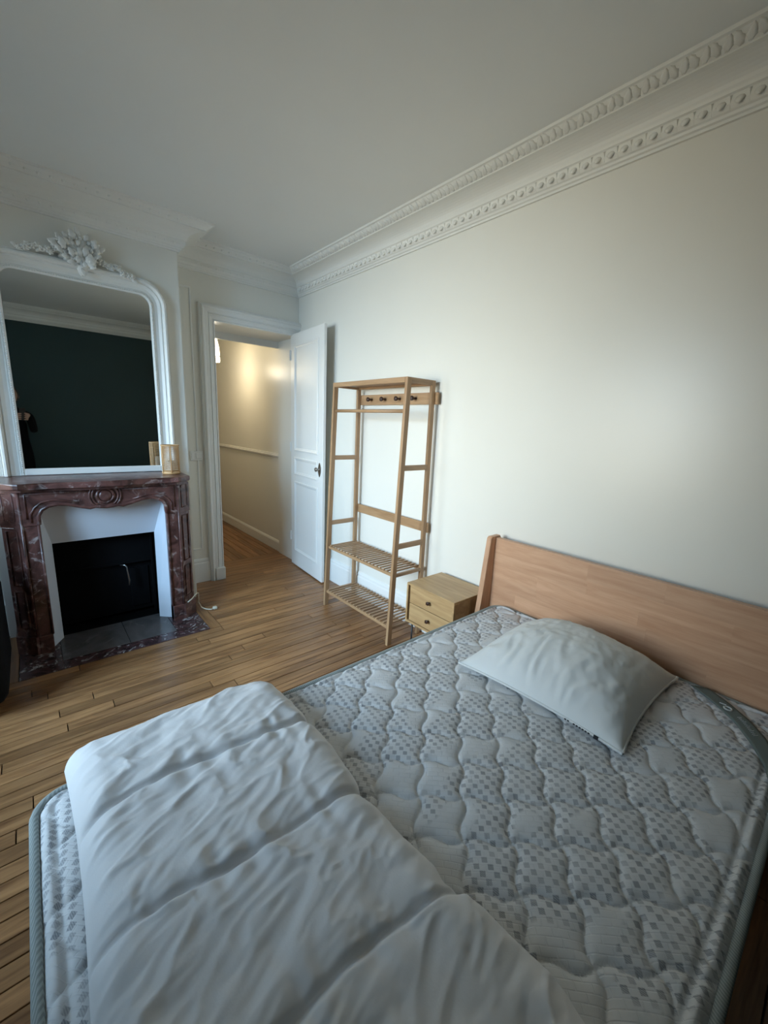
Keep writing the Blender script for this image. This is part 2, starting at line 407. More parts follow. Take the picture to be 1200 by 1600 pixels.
# ---- windows in the left wall (they light the room)
for i, (a, b_) in enumerate(WINDOWS):
    t = sempty('window_%d' % (i+1), 'tall white casement window in the left wall', 'window', (XL, (a+b_)/2, WZ0))
    bm = bmesh.new()
    for q in (((-.12, a, WZ0), (-.05, a+.05, WZ1)), ((-.12, b_-.05, WZ0), (-.05, b_, WZ1)), ((-.12, a, WZ0), (-.05, b_, WZ0+.06)), ((-.12, a, WZ1-.06), (-.05, b_, WZ1))):
        box(bm, q[0], q[1])
    bmesh.ops.translate(bm, verts=bm.verts, vec=(0, -(a+b_)/2, -WZ0)); obj('window_frame', bm, M['white_gloss'], t)
    W = b_-a; H = WZ1-WZ0
    for s in (-1, 1):
        y0, y1 = (-W/2+.05, 0) if s < 0 else (0, W/2-.05)
        bm = bmesh.new()
        box(bm, (-.10, y0, .06), (-.055, y0+.045, H-.06)); box(bm, (-.10, y1-.045, .06), (-.055, y1, H-.06))
        for z in (.06, .06+(H-.12)/3, .06+(H-.12)*2/3, H-.10): box(bm, (-.095, y0+.04, z), (-.06, y1-.04, z+.035))
        sh = obj('sash', bm, M['white_gloss'], t)
        for k in range(3):
            z0 = .09+(H-.12)/3*k
            obj('pane', bx((-.079, y0+.04, z0), (-.076, y1-.04, z0+(H-.12)/3-.02)), M['pane'], sh)

# ---- cornice
def cove_profile():
    p = [(0, 2.567), (.012, 2.567), (.014, 2.576), (.022, 2.580), (.026, 2.588), (.034, 2.592), (.044, 2.606), (.047, 2.622), (.047, 2.630), (.055, 2.634), (.058, 2.642)]
    for k in range(1, 8):
        a = k/8*PI/2; p.append((.058+.094*(1-math.cos(a)), 2.642+.052*math.sin(a)))
    p += [(.154, 2.694), (.154, 2.700), (.160, 2.704), (.178, 2.716), (.190, 2.728), (.200, 2.730), (.204, CZ+.002)]
    return p
PROF = cove_profile()
path = [(XR, YB), (XR, YF), (CHX1, YF), (CHX1, CHY), (CHX0, CHY), (CHX0, YF), (XL, YF), (XL, YB)]
bm = bmesh.new(); sweep(bm, path, PROF, lambda p, e: (p.x, p.y, e), closed=True)
tr1 = struct(obj('trim_1', bm, M['plaster'], smooth=False), 'moulded white plaster cornice with egg and leaf bands', 'cornice')
# egg mesh
bm = bmesh.new(); bmesh.ops.create_uvsphere(bm, u_segments=8, v_segments=6, radius=1)
bmesh.ops.scale(bm, vec=(.008, .013, .019), verts=bm.verts)
for v in bm.verts:
    if v.co.z < 0: v.co.y *= 1 + v.co.z*14
egg = bpy.data.meshes.new('egg_ornament'); bm.to_mesh(egg); bm.free(); egg.materials.append(M['plaster'])
for p in egg.polygons: p.use_smooth = True
bm = bmesh.new(); vs = [bm.verts.new(p) for p in ((-.006, -.006, .02), (-.006, .006, .02), (.006, 0, .018), (.002, 0, -.02), (-.006, 0, -.016))]
for q in ((0, 2, 3), (1, 3, 2), (0, 1, 2), (0, 3, 4), (1, 4, 3), (0, 4, 1)): bm.faces.new([vs[i] for i in q])
dart = bpy.data.meshes.new('dart_ornament'); bm.to_mesh(dart); bm.free(); dart.materials.append(M['plaster'])
# acanthus leaf unit of the upper band
def leafmesh(name, L_, W_, curl, nseg=5, mid=.35):
    bm = bmesh.new(); R_ = []
    for i in range(nseg+1):
        t_ = i/nseg; wd = W_*(math.sin(PI*min(1, (t_*.9+.12)))**.8)*(1+.22*math.cos(t_*PI*5)); z = curl*math.sin(t_*PI*.85)
        R_.append([bm.verts.new((-wd, t_*L_, z-wd*.25)), bm.verts.new((-wd*.5, t_*L_, z+wd*.18)), bm.verts.new((0, t_*L_, z-wd*mid*.3)), bm.verts.new((wd*.5, t_*L_, z+wd*.18)), bm.verts.new((wd, t_*L_, z-wd*.25))])
    for i in range(nseg):
        for k in range(4): bm.faces.new((R_[i][k], R_[i][k+1], R_[i+1][k+1], R_[i+1][k]))
    ret = bmesh.ops.extrude_face_region(bm, geom=bm.faces[:])
    for v in [g_ for g_ in ret['geom'] if isinstance(g_, bmesh.types.BMVert)]: v.co.z -= W_*.35
    bmesh.ops.recalc_face_normals(bm, faces=bm.faces[:])
    me = bpy.data.meshes.new(name); bm.to_mesh(me); bm.free(); me.materials.append(M['plaster'])
    for p in me.polygons: p.use_smooth = True
    return me
lf = leafmesh('acanthus_leaf', .040, .014, .006)
y = YB+.21; k = 0
while y < YF-.08:
    inst('egg_ornament', egg, tr1, (XR-.044, y, 2.611), (0, math.radians(35), 0), (1.1, 1.25, 1.15))
    inst('dart_ornament', dart, tr1, (XR-.042, y+.0265, 2.610), (0, math.radians(25), PI))
    y += .053
y = YB+.24
while y < YF-.2:
    for s in (-1, 1):
        dl = Vector((-.77, s*.30, .60)).normalized(); nl = Vector((-.62, 0, -.78)); nl = (nl-dl*nl.dot(dl)).normalized()
        inst('acanthus_leaf', lf, tr1, (XR-.156, y+s*.010, 2.701), Matrix((dl.cross(nl), dl, nl)).transposed().to_euler(), (1.05, 1.15, 1.3))
    y += .060
# the same ornaments on the far sides, too small to tell apart
bm = bmesh.new()
def orn(p0, p1, nx, ny):
    d = Vector(p1)-Vector(p0); n_ = int(d.length/.053)
    for i in range(n_):
        c = Vector(p0) + d*((i+.5)/n_)
        bmesh.ops.create_icosphere(bm, subdivisions=1, radius=.009, matrix=Matrix.Translation((c.x+nx*.040, c.y+ny*.042, 2.611)))
        bmesh.ops.create_icosphere(bm, subdivisions=1, radius=.008, matrix=Matrix.Translation((c.x+nx*.174, c.y+ny*.174, 2.712)))
orn((CHX1+.22, YF), (XR-.22, YF), 0, -1); orn((CHX0, CHY), (CHX1, CHY), 0, -1); orn((CHX1, CHY), (CHX1, YF-.2), 1, 0)
o = obj('bead_band', bm, M['plaster'], tr1, True); o['kind'] = 'stuff'

# ---- baseboards
BP = [(0, .002), (.018, .002), (.018, .175), (.014, .185), (.014, .20), (.008, .215), (0, .22)]
def basebd(name, pts, label, prof=BP):
    bm = bmesh.new(); sweep(bm, pts, prof, lambda p, e: (p.x, p.y, e)); return struct(obj(name, bm, M['white_gloss']), label, 'baseboard')
basebd('baseboard_right', [(XR, YB), (XR, 3.70)], 'white baseboard behind bed and clothes rack')
basebd('baseboard_far', [(1.168, YF), (CHX1, YF), (CHX1, CHY+.03)], 'white baseboard between mantel and doorway')
basebd('baseboard_alcove', [(CHX0, CHY+.03), (CHX0, YF), (XL, YF), (XL, YB)], 'white baseboard along the alcove and window wall')
HP = [(0, .002), (.016, .002), (.016, .10), (.010, .115), (0, .125)]
basebd('baseboard_hall', [(XR, HY0), (XR, HY1), (HX0, HY1)], 'low white baseboard in the hall', HP)
bm = bmesh.new(); sweep(bm, [(XR, HY0), (XR, HY1)], [(0, 1.055), (.010, 1.058), (.022, 1.07), (.024, 1.082), (.014, 1.09), (.012, 1.10), (0, 1.104)], lambda p, e: (p.x, p.y, e))
struct(obj('trim_2', bm, M['white_gloss']), 'white dado rail along the hall wall', 'dado rail')

# ---- door architrave, plinth, jamb lining
AP = [(0, 0), (0, .018), (.008, .022), (.014, .016), (.020, .020), (.038, .024), (.046, .032), (.054, .026), (.060, .034), (.085, .036), (.094, .046), (.104, .046), (.110, .036), (.122, .030), (.124, 0)]
bm = bmesh.new(); sweep(bm, [(DX0, 0.0), (DX0, DZ), (XR, DZ)], AP, lambda p, e: (p.x, YF-e, p.y))
tr3 = struct(obj('trim_3', bm, M['white_gloss']), 'stepped white door architrave', 'architrave')
obj('plinth_block', bx((1.172, YF-.05, 0), (DX0+.003, YF, .115), .004), M['white_gloss'], tr3)
bm = bmesh.new(); box(bm, (DX0, HY0-.03, DZ-.06), (XR, HY0, DZ)); 
box(bm, (DX0, YF+.05, 0.005), (DX0+.012, HY0, DZ)); box(bm, (2.022, YF+.06, .22), (2.034, YF+.085, DZ))
box(bm, (2.018, HY0-.02, 0.13), (2.036, HY0, DZ))
obj('jamb_lining', bm, M['white_gloss'], tr3)
bm = bmesh.new()   # narrow wall panel moulding between chimney and door
sweep(bm, [(.93, .30), (1.085, .30), (1.085, 2.45), (.93, 2.45)], [(0, 0), (.004, .008), (.012, .008), (.016, 0)], lambda p, e: (p.x, YF-e, p.y), closed=True)
struct(obj('trim_4', bm, M['white_gloss']), 'slim panel moulding beside the doorway', 'moulding')

# ---- door leaf, opened against the right wall
DW, DH = .665, 2.225
th = math.atan2(-.9971, -.0757)
dr = sempty('door_1', 'open white panelled door with metal knob', 'door', (1.992, 3.70, .012)); dr.rotation_euler = (0, 0, th)
obj('leaf', bx((0, -.032, 0), (DW, -.006, DH), .002), M['white_gloss'], dr)
def frame_bars(parent, x0, x1, z0, z1, face=-.032):
    bm = bmesh.new()
    sweep(bm, [(x0, z0), (x1, z0), (x1, z1), (x0, z1)], [(-.006, 0), (-.006, .006), (.0, .010), (.008, .010), (.014, .005), (.022, .003), (.026, 0)], lambda p, e: (p.x, face-e, p.y), closed=True)
    return obj('panel_moulding', bm, M['white_gloss'], parent)
for z0, z1 in ((.16, .86), (.935, 1.095), (1.165, 2.12)): frame_bars(dr, .095, DW-.095, z0, z1)
kb = bmesh.new(); lathe(kb, [(.012, 0), (.012, -.004), (.006, -.006), (.006, -.022), (.010, -.025), (.018, -.031), (.020, -.038), (.016, -.044), (.006, -.046)], (DW-.055, -.033, 1.035), 16, 'y')
obj('knob', kb, M['chrome'], dr, True)
pb = prism([(DW-.055+.020*math.cos(a)*(1+.25*math.cos(2*a)), 1.03+.062*math.sin(a)) for a in [2*PI*k/20 for k in range(20)]], -.0365, -.032, 'y'); obj('escutcheon', pb, M['chrome'], dr)
for z in (.25, 1.15, 2.0): obj('hinge', tubem([(-.004, -.036, z), (-.004, -.036, z+.09)], .007, 8), M['white_gloss'], dr)

# ================================================================== FIREPLACE
FCX = .33
fp = thing('fireplace', 'dark red marble mantelpiece with white metal surround and black hearth opening', 'fireplace', (FCX, 3.0, 0))
def fo(name, bm, m, smooth=False):
    bmesh.ops.translate(bm, verts=bm.verts, vec=(-FCX, -3.0, 0)); return obj(name, bm, m, fp, smooth)
# shelf
half = [(0, 2.955), (.10, 2.96), (.20, 2.98), (.29, 2.995), (.36, 2.985), (.405, 2.965), (.425, 2.975), (.49, 3.04), (.50, 3.05), (.50, 3.378)]
pts = [(FCX-x_, y_) for x_, y_ in reversed(half)] + [(FCX+x_, y_) for x_, y_ in half[1:]]
fo('mantel_shelf', prism(pts, 1.016, 1.050, 'z', .008), M['rouge'])
pts2 = [(FCX+(p[0]-FCX)*.975, p[1]+.025 if p[1] < 3.3 else p[1]) for p in pts]
fo('shelf_moulding', prism(pts2, .998, 1.016, 'z', .004), M['rouge'])
# frieze with shaped lower edge
arch = [(-.335, .80), (-.333, .852), (-.315, .885), (-.285, .905), (-.24, .914), (-.19, .907), (-.13, .888), (-.085, .876), (-.06, .882), (-.035, .878), (0, .874)]
arch = arch + [(-x_, z_) for x_, z_ in reversed(arch[:-1])]
pts = [(FCX+x_, z_) for x_, z_ in arch] + [(FCX+.405, .80), (FCX+.405, .998), (FCX-.405, .998), (FCX-.405, .80)]
fo('frieze', prism(pts, 3.032, 3.375, 'y'), M['rouge'])
mb = bmesh.new(); tube(mb, [(FCX+x_*1.0, 3.030, z_+.004) for x_, z_ in arch], .011, 8); fo('arch_moulding', mb, M['rouge'], True)
for s in (-1, 1):
    fo('frieze_carving', tubem([(FCX+x_*1.10, 3.031, z_+.028-.01*(abs(x_) > .3)) for x_, z_ in arch if x_*s > .1], .006, 6), M['rouge'], True)
    fo('frieze_fillet', tubem([(FCX+s*.085, 3.031, .982), (FCX+s*.385, 3.031, .982), (FCX+s*.385, 3.031, .84)], .0055, 6), M['rouge'], True)
mb = bmesh.new()
def ring(bm_, c, R_, r_, n=28, a0=0, a1=2*PI):
    tube(bm_, [(c[0]+R_*math.cos(a0+(a1-a0)*k/n), c[1], c[2]+R_*math.sin(a0+(a1-a0)*k/n)) for k in range(n+1)], r_, 6)
ring(mb, (FCX-.004, 3.028, .950), .044, .008); lathe(mb, [(.036, 0), (.034, -.008), (.022, -.012), (.004, -.013)], (FCX-.004, 3.033, .950), 24, 'y')
ring(mb, (FCX-.004, 3.029, .950), .068, .006, 20, -.9, .9); ring(mb, (FCX-.004, 3.029, .950), .068, .006, 20, PI-.9, PI+.9)
ring(mb, (FCX-.004, 3.029, .950), .082, .006, 16, -.75, .6); ring(mb, (FCX-.004, 3.029, .950), .082, .006, 16, PI-.6, PI+.75)
fo('medallion', mb, M['rouge'], True)
for s in (-1, 1):
    X = lambda v: FCX+s*v
    # front jamb
    a_, c_ = sorted((X(.338), X(.405)))
    fo('jamb', bx((a_, 3.04, .0), (c_, 3.375, .80), .003), M['rouge'])
    # canted pilaster
    def pil(z0, z1, g=0.0, bev=.003):
        p = [(X(.405-.0), 3.040-g), (X(.418), 3.036-g), (X(.500+g), 3.112-g*.5), (X(.500+g), 3.376), (X(.405), 3.376)]
        return prism(p, z0, z1, 'z', bev)
    fo('pilaster', pil(.115, .79), M['rouge']); fo('pilaster_capital', pil(.79, .998, .004), M['rouge']); fo('pilaster_base', pil(0.0, .115, .010), M['rouge'])
    fo('jamb_base', bx((min(X(.338), X(.405)), 3.028, 0), (max(X(.338), X(.405)), 3.2, .115), .003), M['rouge'])
    # raised panel mouldings on the canted face
    mb = bmesh.new()
    A_ = Vector((X(.418), 3.034)); B_ = Vector((X(.500), 3.110)); d_ = (B_-A_)
    def on(t_, z_): q = A_+d_*t_; return (q.x, q.y-.002, z_)
    for z0, z1 in ((.17, .40), (.44, .77), (.83, .985)): tube(mb, [on(.22, z0), on(.8, z0), on(.8, z1), on(.22, z1), on(.22, z0)], .0045, 6)
    fo('pilaster_carving', mb, M['rouge'], True)
    mb = bmesh.new(); tube(mb, [(X(.338), 3.038, .115), (X(.338), 3.038, .80)], .007, 6); tube(mb, [(X(.412), 3.036, .115), (X(.412), 3.036, 1.0)], .008, 6); fo('jamb_bead', mb, M['rouge'], True)
# white metal surround
def quadprism(p, th_=.004):
    bm = bmesh.new(); vs = [bm.verts.new(q) for q in p]; bm.faces.new(vs)
    r_ = bmesh.ops.extrude_face_region(bm, geom=bm.faces[:])
    n_ = (Vector(p[1])-Vector(p[0])).cross(Vector(p[2])-Vector(p[0])).normalized()*th_
    for v in [g_ for g_ in r_['geom'] if isinstance(g_, bmesh.types.BMVert)]: v.co += n_
    return bm
fo('surround_hood', quadprism([(-.012, 3.10, .93), (.672, 3.10, .93), (.617, 3.205, .638), (.043, 3.205, .638)]), M['metal_white'])
fo('surround_cheek', quadprism([(-.012, 3.10, .93), (.043, 3.205, .638), (.043, 3.19, .004), (-.006, 3.095, .004)]), M['metal_white'])
fo('surround_cheek', quadprism([(.672, 3.10, .93), (.617, 3.205, .638), (.605, 3.165, .004), (.672, 3.105, .004)]), M['metal_white'])
# fire box
bm = bmesh.new()
box(bm, (OX0+.001, 3.215, 0), (OX0+.02, 3.66, OZ)); box(bm, (OX1-.02, 3.215, 0), (OX1-.001, 3.66, OZ)); box(bm, (OX0, 3.64, 0), (OX1, 3.66, OZ)); box(bm, (OX0, 3.215, OZ-.015), (OX1, 3.66, OZ-.001)); box(bm, (OX0, 3.22, -.004), (OX1, 3.66, .002))
fo('firebox', bm, M['black'])
bm = bmesh.new(); box(bm, (.055, 3.30, .42), (.605, 3.306, .64)); box(bm, (.055, 3.294, .405), (.605, 3.306, .42)); box(bm, (.05, 3.285, .0), (.062, 3.31, .64)); box(bm, (.598, 3.285, .0), (.61, 3.31, .64))
box(bm, (.055, 3.33, .03), (.605, 3.336, .42)); box(bm, (.46, 3.322, .06), (.58, 3.33, .36), .003)
fo('iron_shutter', bm, M['iron'])
fo('shutter_pull', tubem([(.400, 3.290, .402), (.428, 3.275, .402), (.436, 3.268, .39), (.440, 3.266, .34), (.446, 3.266, .285), (.443, 3.267, .25)], [.004, .005, .005, .006, .007, .005], 8), M['chrome'], True)
# hearth slabs, flush with the boards
fo('hearth_border', bx((HEX0, HEY, -.014), (HEX1, HEY+.105, .003), .0015), M['hearth_vein'])
for a_, b_ in ((HEX0, .02), (.02, .37), (.37, .645), (.645, HEX1)):
    fo('hearth_slab', bx((a_+.001, HEY+.106, -.014), (b_-.001, 3.225, .003), .0015), M['hearth_grey'] if a_ in (.02, .37) else M['hearth_vein'])

# ================================================================== TRUMEAU MIRROR
mr = thing('trumeau_mirror', 'tall arched mirror in a white moulded frame with carved crest above the mantel', 'mirror', (FCX, 3.365, 1.051))
GX0, GX1, GZ0, GZ1 = -.037, .720, 1.092, 2.236
def mo(name, bm, m, parent=None, smooth=False):
    bmesh.ops.translate(bm, verts=bm.verts, vec=(-FCX, -3.365, -1.051)); return obj(name, bm, m, parent or mr, smooth)
r_in = .065
pin = [(GX0, 1.052), (GX0, GZ1-r_in)]
for k in range(1, 10): a = PI - k/10*PI/2; pin.append((GX0+r_in+r_in*math.cos(a), GZ1-r_in+r_in*math.sin(a)))
pin += [(GX0+r_in, GZ1), (GX1-r_in, GZ1)]
for k in range(1, 10): a = PI/2 - k/10*PI/2; pin.append((GX1-r_in+r_in*math.cos(a), GZ1-r_in+r_in*math.sin(a)))
pin += [(GX1, GZ1-r_in), (GX1, 1.052)]
FPR = [(0, .010), (0, .022), (.008, .026), (.014, .020), (.020, .022), (.026, .016), (.045, .020), (.062, .032), (.070, .030), (.074, .044), (.082, .052), (.092, .050), (.098, .040), (.102, .042), (.106, .0)]
bm = bmesh.new(); sweep(bm, pin, FPR, lambda p, e: (p.x, 3.377-e, p.y)); mo('frame', bm, M['plaster'], None, False)
mo('bottom_rail', bx((GX0, 3.352, 1.052), (GX1, 3.377, GZ0), .003), M['white_gloss'])
gp = [(x_, z_) for x_, z_ in pin]; gp[0] = (GX0, GZ0-.005); gp[-1] = (GX1, GZ0-.005)
mo('glass', prism([(x_+(.001 if x_ < .3 else -.001), z_) for x_, z_ in gp], 3.366, 3.376, 'y'), M['mirror'])
bm = bmesh.new(); acc = 0
for i in range(len(pin)-1):
    A_, B_ = Vector(pin[i]), Vector(pin[i+1]); L_ = (B_-A_).length; n_ = max(1, int(L_/.0125))
    nn = Vector((-(B_-A_).y, (B_-A_).x)).normalized()
    for k in range(n_):
        p = A_+(B_-A_)*((k+.5)/n_)+nn*.011
        bmesh.ops.create_icosphere(bm, subdivisions=1, radius=.0052, matrix=Matrix.Translation((p.x, 3.3535, p.y)))
o = mo('pearl_row', bm, M['plaster'], None, True); o['kind'] = 'stuff'
# carved crest
CP = [(.475, 2.430), (.435, 2.455), (.392, 2.490), (.357, 2.515), (.318, 2.478), (.275, 2.472), (.222, 2.452), (.213, 2.400), (.240, 2.360), (.280, 2.330), (.322, 2.300), (.354, 2.268), (.398, 2.312), (.437, 2.355), (.457, 2.395)]
CC = Vector((.345, 2.395))
pol = sorted([(math.atan2(z_-CC.y, x_-CC.x) % (2*PI), math.hypot(x_-CC.x, z_-CC.y)) for x_, z_ in CP])
pol = [(pol[-1][0]-2*PI, pol[-1][1])]+pol+[(pol[0][0]+2*PI, pol[0][1])]
def crest_pt(u, v):
    a = 2*PI*u
    for k in range(len(pol)-1):
        if pol[k][0] <= a <= pol[k+1][0]:
            t = (a-pol[k][0])/(pol[k+1][0]-pol[k][0]); Rr = pol[k][1]*(1-t)+pol[k+1][1]*t; break
    fl_ = abs(math.sin(a*9+1.5*math.sin(a*2)))
    R = Rr*v*(1-.13*v*v*(1-fl_))
    x_, z_ = CC.x+R*math.cos(a), CC.y+R*math.sin(a)
    y_ = 3.362-(.062*(1-v**4)+.007*v*fl_*(1-v**6)+.020*fbm((x_*28, 0, z_*28), 3)*min(1, v*2))
    return (x_, y_, z_)
cb = grid(crest_pt, 144, 14)
bmesh.ops.remove_doubles(cb, verts=cb.verts, dist=.0004)
mo('crest_cartouche', cb, M['plaster'], None, True)
cl = leafmesh('crest_leaf', .085, .026, .022)
cs = leafmesh('crest_small_leaf', .05, .015, .014)
bm = bmesh.new()
for k in range(5):
    a = 2*PI*k/5
    bmesh.ops.create_icosphere(bm, subdivisions=1, radius=.0085, matrix=Matrix.Translation((.010*math.cos(a), .004, .010*math.sin(a))))
bmesh.ops.create_icosphere(bm, subdivisions=1, radius=.007, matrix=Matrix.Translation((0, -.004, 0)))
flw = bpy.data.meshes.new('crest_flower'); bm.to_mesh(flw); bm.free(); flw.materials.append(M['plaster'])
for p in flw.polygons: p.use_smooth = True
rr = random.Random(3)
def put_leaf(me, x, z, ang, sc=1.0, lift=0.0):
    # leaf lies in the xz plane (local y -> direction ang), its bulge towards the room
    d = Vector((math.cos(ang), 0, math.sin(ang))); nrm = Vector((0, -1, 0)); sx = d.cross(nrm)
    mt = Matrix((sx, d, nrm)).transposed()
    o = bpy.data.objects.new(me.name, me); C.objects.link(o); o.parent = mr
    o.location = (x-FCX+.012, 3.335-lift-3.365, z+.033-1.051); o.rotation_euler = mt.to_euler(); o.scale = (sc, sc, sc)
for k in range(len(CP)*2):
    p_ = Vector(CP[k//2])*(1 if k % 2 == 0 else .5)+(Vector(CP[(k//2+1) % len(CP)])*.5 if k % 2 else Vector((0, 0)))
    d_ = p_-CC; e_ = p_-Vector((.35, 2.285)); a = math.atan2(e_.y, e_.x); q_ = CC+d_*(.62 if k % 2 else .72)
    put_leaf(cs if k % 2 else cl, q_.x-.012, q_.y-.033, a+rr.uniform(-.6, .6), rr.uniform(.45, .7), .030)
for k in range(26):      # small overlapping leaves sweeping up and out from the foot of the cartouche
    x = .35+rr.uniform(-.085, .085); z = 2.305+rr.uniform(.0, .135)
    a = math.atan2(z-2.25, (x-.35)*1.5)+rr.uniform(-.5, .5)
    put_leaf(cs if k % 3 else cl, x-.012, z-.033, a, rr.uniform(.5, .85), .050+.010*rr.random())
for s, n_ in ((-1, 9), (1, 9)):
    for k in range(n_):
        t_ = k/(n_-1)
        x = FCX+s*(.11+.165*t_); z = (2.345-.030*t_ if s < 0 else 2.345-.062*t_)-.006*math.sin(t_*9)
        put_leaf(cs, x, z+.004, (PI if s < 0 else 0)+rr.uniform(-.9, .9), rr.uniform(.6, .9), .006)
        inst('crest_flower', flw, mr, (x-FCX+.012+rr.uniform(-.006, .006), -.052, z+.033+rr.uniform(-.012, .012)-1.051), (0, rr.uniform(0, 3), 0), (rr.uniform(.8, 1.25),)*3)

# ================================================================== SMALL THINGS ON THE MANTEL AND WALL
lt = thing('cane_lantern', 'round woven cane candle lantern standing on the right end of the mantel', 'lantern', (.748, 3.19, 1.0505))
bm = bmesh.new(); lathe(bm, [(.055, 0), (.058, .004), (.058, .018), (.052, .021), (.02, .021)], n=28); obj('base', bm, M['rattan'], lt, True)
bm = bmesh.new()
for k in range(20):
    z = .028+k*.0088
    tube(bm, [(.056*math.cos(2*PI*i/28), .056*math.sin(2*PI*i/28), z) for i in range(29)], .0027, 5, False)
o = obj('cane_weave', bm, M['rattan'], lt, True); o['kind'] = 'stuff'
for k in range(6):
    a = 2*PI*k/6+.35
    obj('upright', tubem([(.058*math.cos(a), .058*math.sin(a), .01), (.058*math.cos(a), .058*math.sin(a), .20)], .003, 6), M['rattan'], lt, True)
bm = bmesh.new(); tube(bm, [(.057*math.cos(2*PI*i/28), .057*math.sin(2*PI*i/28), .199) for i in range(29)], .0035, 6, False); obj('top_ring', bm, M['rattan'], lt, True)
bm = bmesh.new(); lathe(bm, [(.004, .0215), (.024, .0215), (.025, .025), (.025, .088), (.020, .090), (.005, .086)], n=20); cd = obj('candle', bm, M['wax'], lt, True)
obj('wick', tubem([(0, 0, .086), (.001, 0, .098)], .0012, 5), M['ink'], cd)

sw = thing('light_switch', 'white double light switch on the wall beside the doorway', 'switch', (1.067, YF, 1.131))
obj('plate', bx((-.052, -.010, -.040), (.052, -.0005, .040), .003), M['white_gloss'], sw)
obj('rocker', bx((-.008, -.015, -.023), (.040, -.009, .023), .002), M['white_gloss'], sw)
obj('rocker', bx((-.044, -.014, -.026), (-.028, -.009, .026), .002), M['white_gloss'], sw)

cb_ = thing('cable', 'loose cream cable running round the mantel foot onto the floor', 'cable', (.85, 3.2, .0))
pc = [(.765, 3.028, .125), (.80, 3.060, .128), (.845, 3.098, .15), (.868, 3.13, .135), (.872, 3.15, .05), (.885, 3.13, .012), (.905, 3.09, .008), (.935, 3.06, .008), (.955, 3.065, .010)]
obj('lead', tubem([(x-.85, y_-3.2, z) for x, y_, z in pc], .0042, 6), M['cream'], cb_, True)
obj('plug', bx((.10, -.15, .003), (.13, -.12, .022), .004), M['cream'], cb_)

ac = thing('armchair', 'black armchair for the dark shape left of the fireplace, enlarged to block window light', 'armchair', (-.578, 2.71, 0))  # only a dark edge is in view; the bulk is added to shade the mantel
def arm_prof(x0, x1, y0, y1, z0, z1, r=.05): return bx((x0, y0, z0), (x1, y1, z1), r, 4)
obj('seat', arm_prof(-.24, .24, -.30, .22, .12, .43, .05), M['darkfabric'], ac, True)
obj('shading_backrest', arm_prof(-.36, .36, .20, .36, .10, 1.02, .07), M['darkfabric'], ac, True)  # made tall to keep window light off the left pilaster
for s in (-1, 1):
    a_, b_ = sorted((s*.24, s*.385)); obj('armrest', arm_prof(a_, b_, -.32, .26, .08, .60, .065), M['darkfabric'], ac, True)
    for y_ in (-.25, .26): obj('leg', tubem([(s*.29, y_, 0), (s*.28, y_, .12)], [.014, .02], 8), M['walnut'], ac, True)
# ---- hall lamp
hl = thing('pendant_lamp', 'glowing bell-shaped pendant lamp in the hall', 'lamp', (1.632, 4.9, 2.06))
bm = bmesh.new(); lathe(bm, [(.02, .30), (.038, .285), (.062, .23), (.078, .15), (.083, .075), (.080, .072), (.074, .15), (.058, .225), (.02, .285)], n=28); obj('shade', bm, M['shade'], hl, True)
bm = bmesh.new(); lathe(bm, [(.081, .0), (.084, .012), (.084, .05), (.079, .05), (.078, .0)], n=28); obj('shade_rim', bm, M['shade'], hl, True)
obj('rod', tubem([(0, 0, .29), (0, 0, CZ-2.06)], .006, 8), M['white_gloss'], hl)
for k in range(3):
    a = k*2*PI/3; obj('spacer', tubem([(.08*math.cos(a), .08*math.sin(a), .045), (.08*math.cos(a), .08*math.sin(a), .08)], .003, 6), M['white_gloss'], hl)
pl = bpy.data.lights.new('hall_bulb', 'POINT'); pl.energy = 6; pl.color = (1, .90, .70); pl.shadow_soft_size = .05
po = bpy.data.objects.new('hall_bulb', pl); C.objects.link(po); po.location = (1.632, 4.9, 2.02)

# ================================================================== CLOTHES RACK
rk = thing('clothes_rack', 'open bamboo clothes rack with two slatted shelves and a hook rail', 'clothes rack', (1.85, 2.26, 0))
RO = Vector((1.85, 2.26, 0))
def ro(name, bm, m, parent=None, smooth=False):
    bmesh.ops.translate(bm, verts=bm.verts, vec=-RO); return obj(name, bm, m, parent or rk, smooth)
RY0, RY1 = 1.86, 2.66
PT = .022
def fx(z): return 1.690+(1.752-1.690)*(z/1.74)      # front face x of the leaning front post
for yy0 in (RY0, RY1-PT):
    yy1 = yy0+PT
    ro('front_post', prism([(fx(0), 0), (fx(0)+.036, 0), (fx(1.74)+.036, 1.74), (fx(1.74), 1.74)], yy0, yy1, 'y', .002), M['bamboo'])
    ro('back_post', bx((1.968, yy0, 0), (2.000, yy1, 1.74), .002), M['bamboo'])
    for z in (1.175, .665): ro('side_rail', bx((fx(z)+.02, yy0+.002, z), (1.972, yy1-.002, z+.034), .002), M['bamboo_x'])
ro('top_panel', bx((1.760, RY0+PT, 1.722), (1.985, RY1-PT, 1.738), .002), M['bamboo_y'])
ro('top_front_rail', bx((1.750, RY0+PT, 1.708), (1.766, RY1-PT, 1.740), .002), M['bamboo_y'])
for yy0 in (RY0, RY1-PT): ro('top_side_rail', bx((1.785, yy0, 1.708), (1.970, yy0+PT, 1.740), .002), M['bamboo_x'])
ro('top_back_rail', bx((1.972, RY0+PT, 1.708), (1.988, RY1-PT, 1.740), .002), M['bamboo_y'])
hr = ro('hook_rail', bx((2.0005, RY0-.022, 1.596), (2.016, RY1-.005, 1.670), .002), M['bamboo_y'])
for y_ in (2.476, 2.321, 2.165, 2.008):
    bm = bmesh.new(); lathe(bm, [(.008, 0), (.007, -.022), (.012, -.030), (.0165, -.040), (.015, -.048), (.006, -.051)], (2.001, y_+.025, 1.634), 14, 'x'); bmesh.ops.translate(bm, verts=bm.verts, vec=-RO); obj('knob', bm, M['walnut'], hr, True)
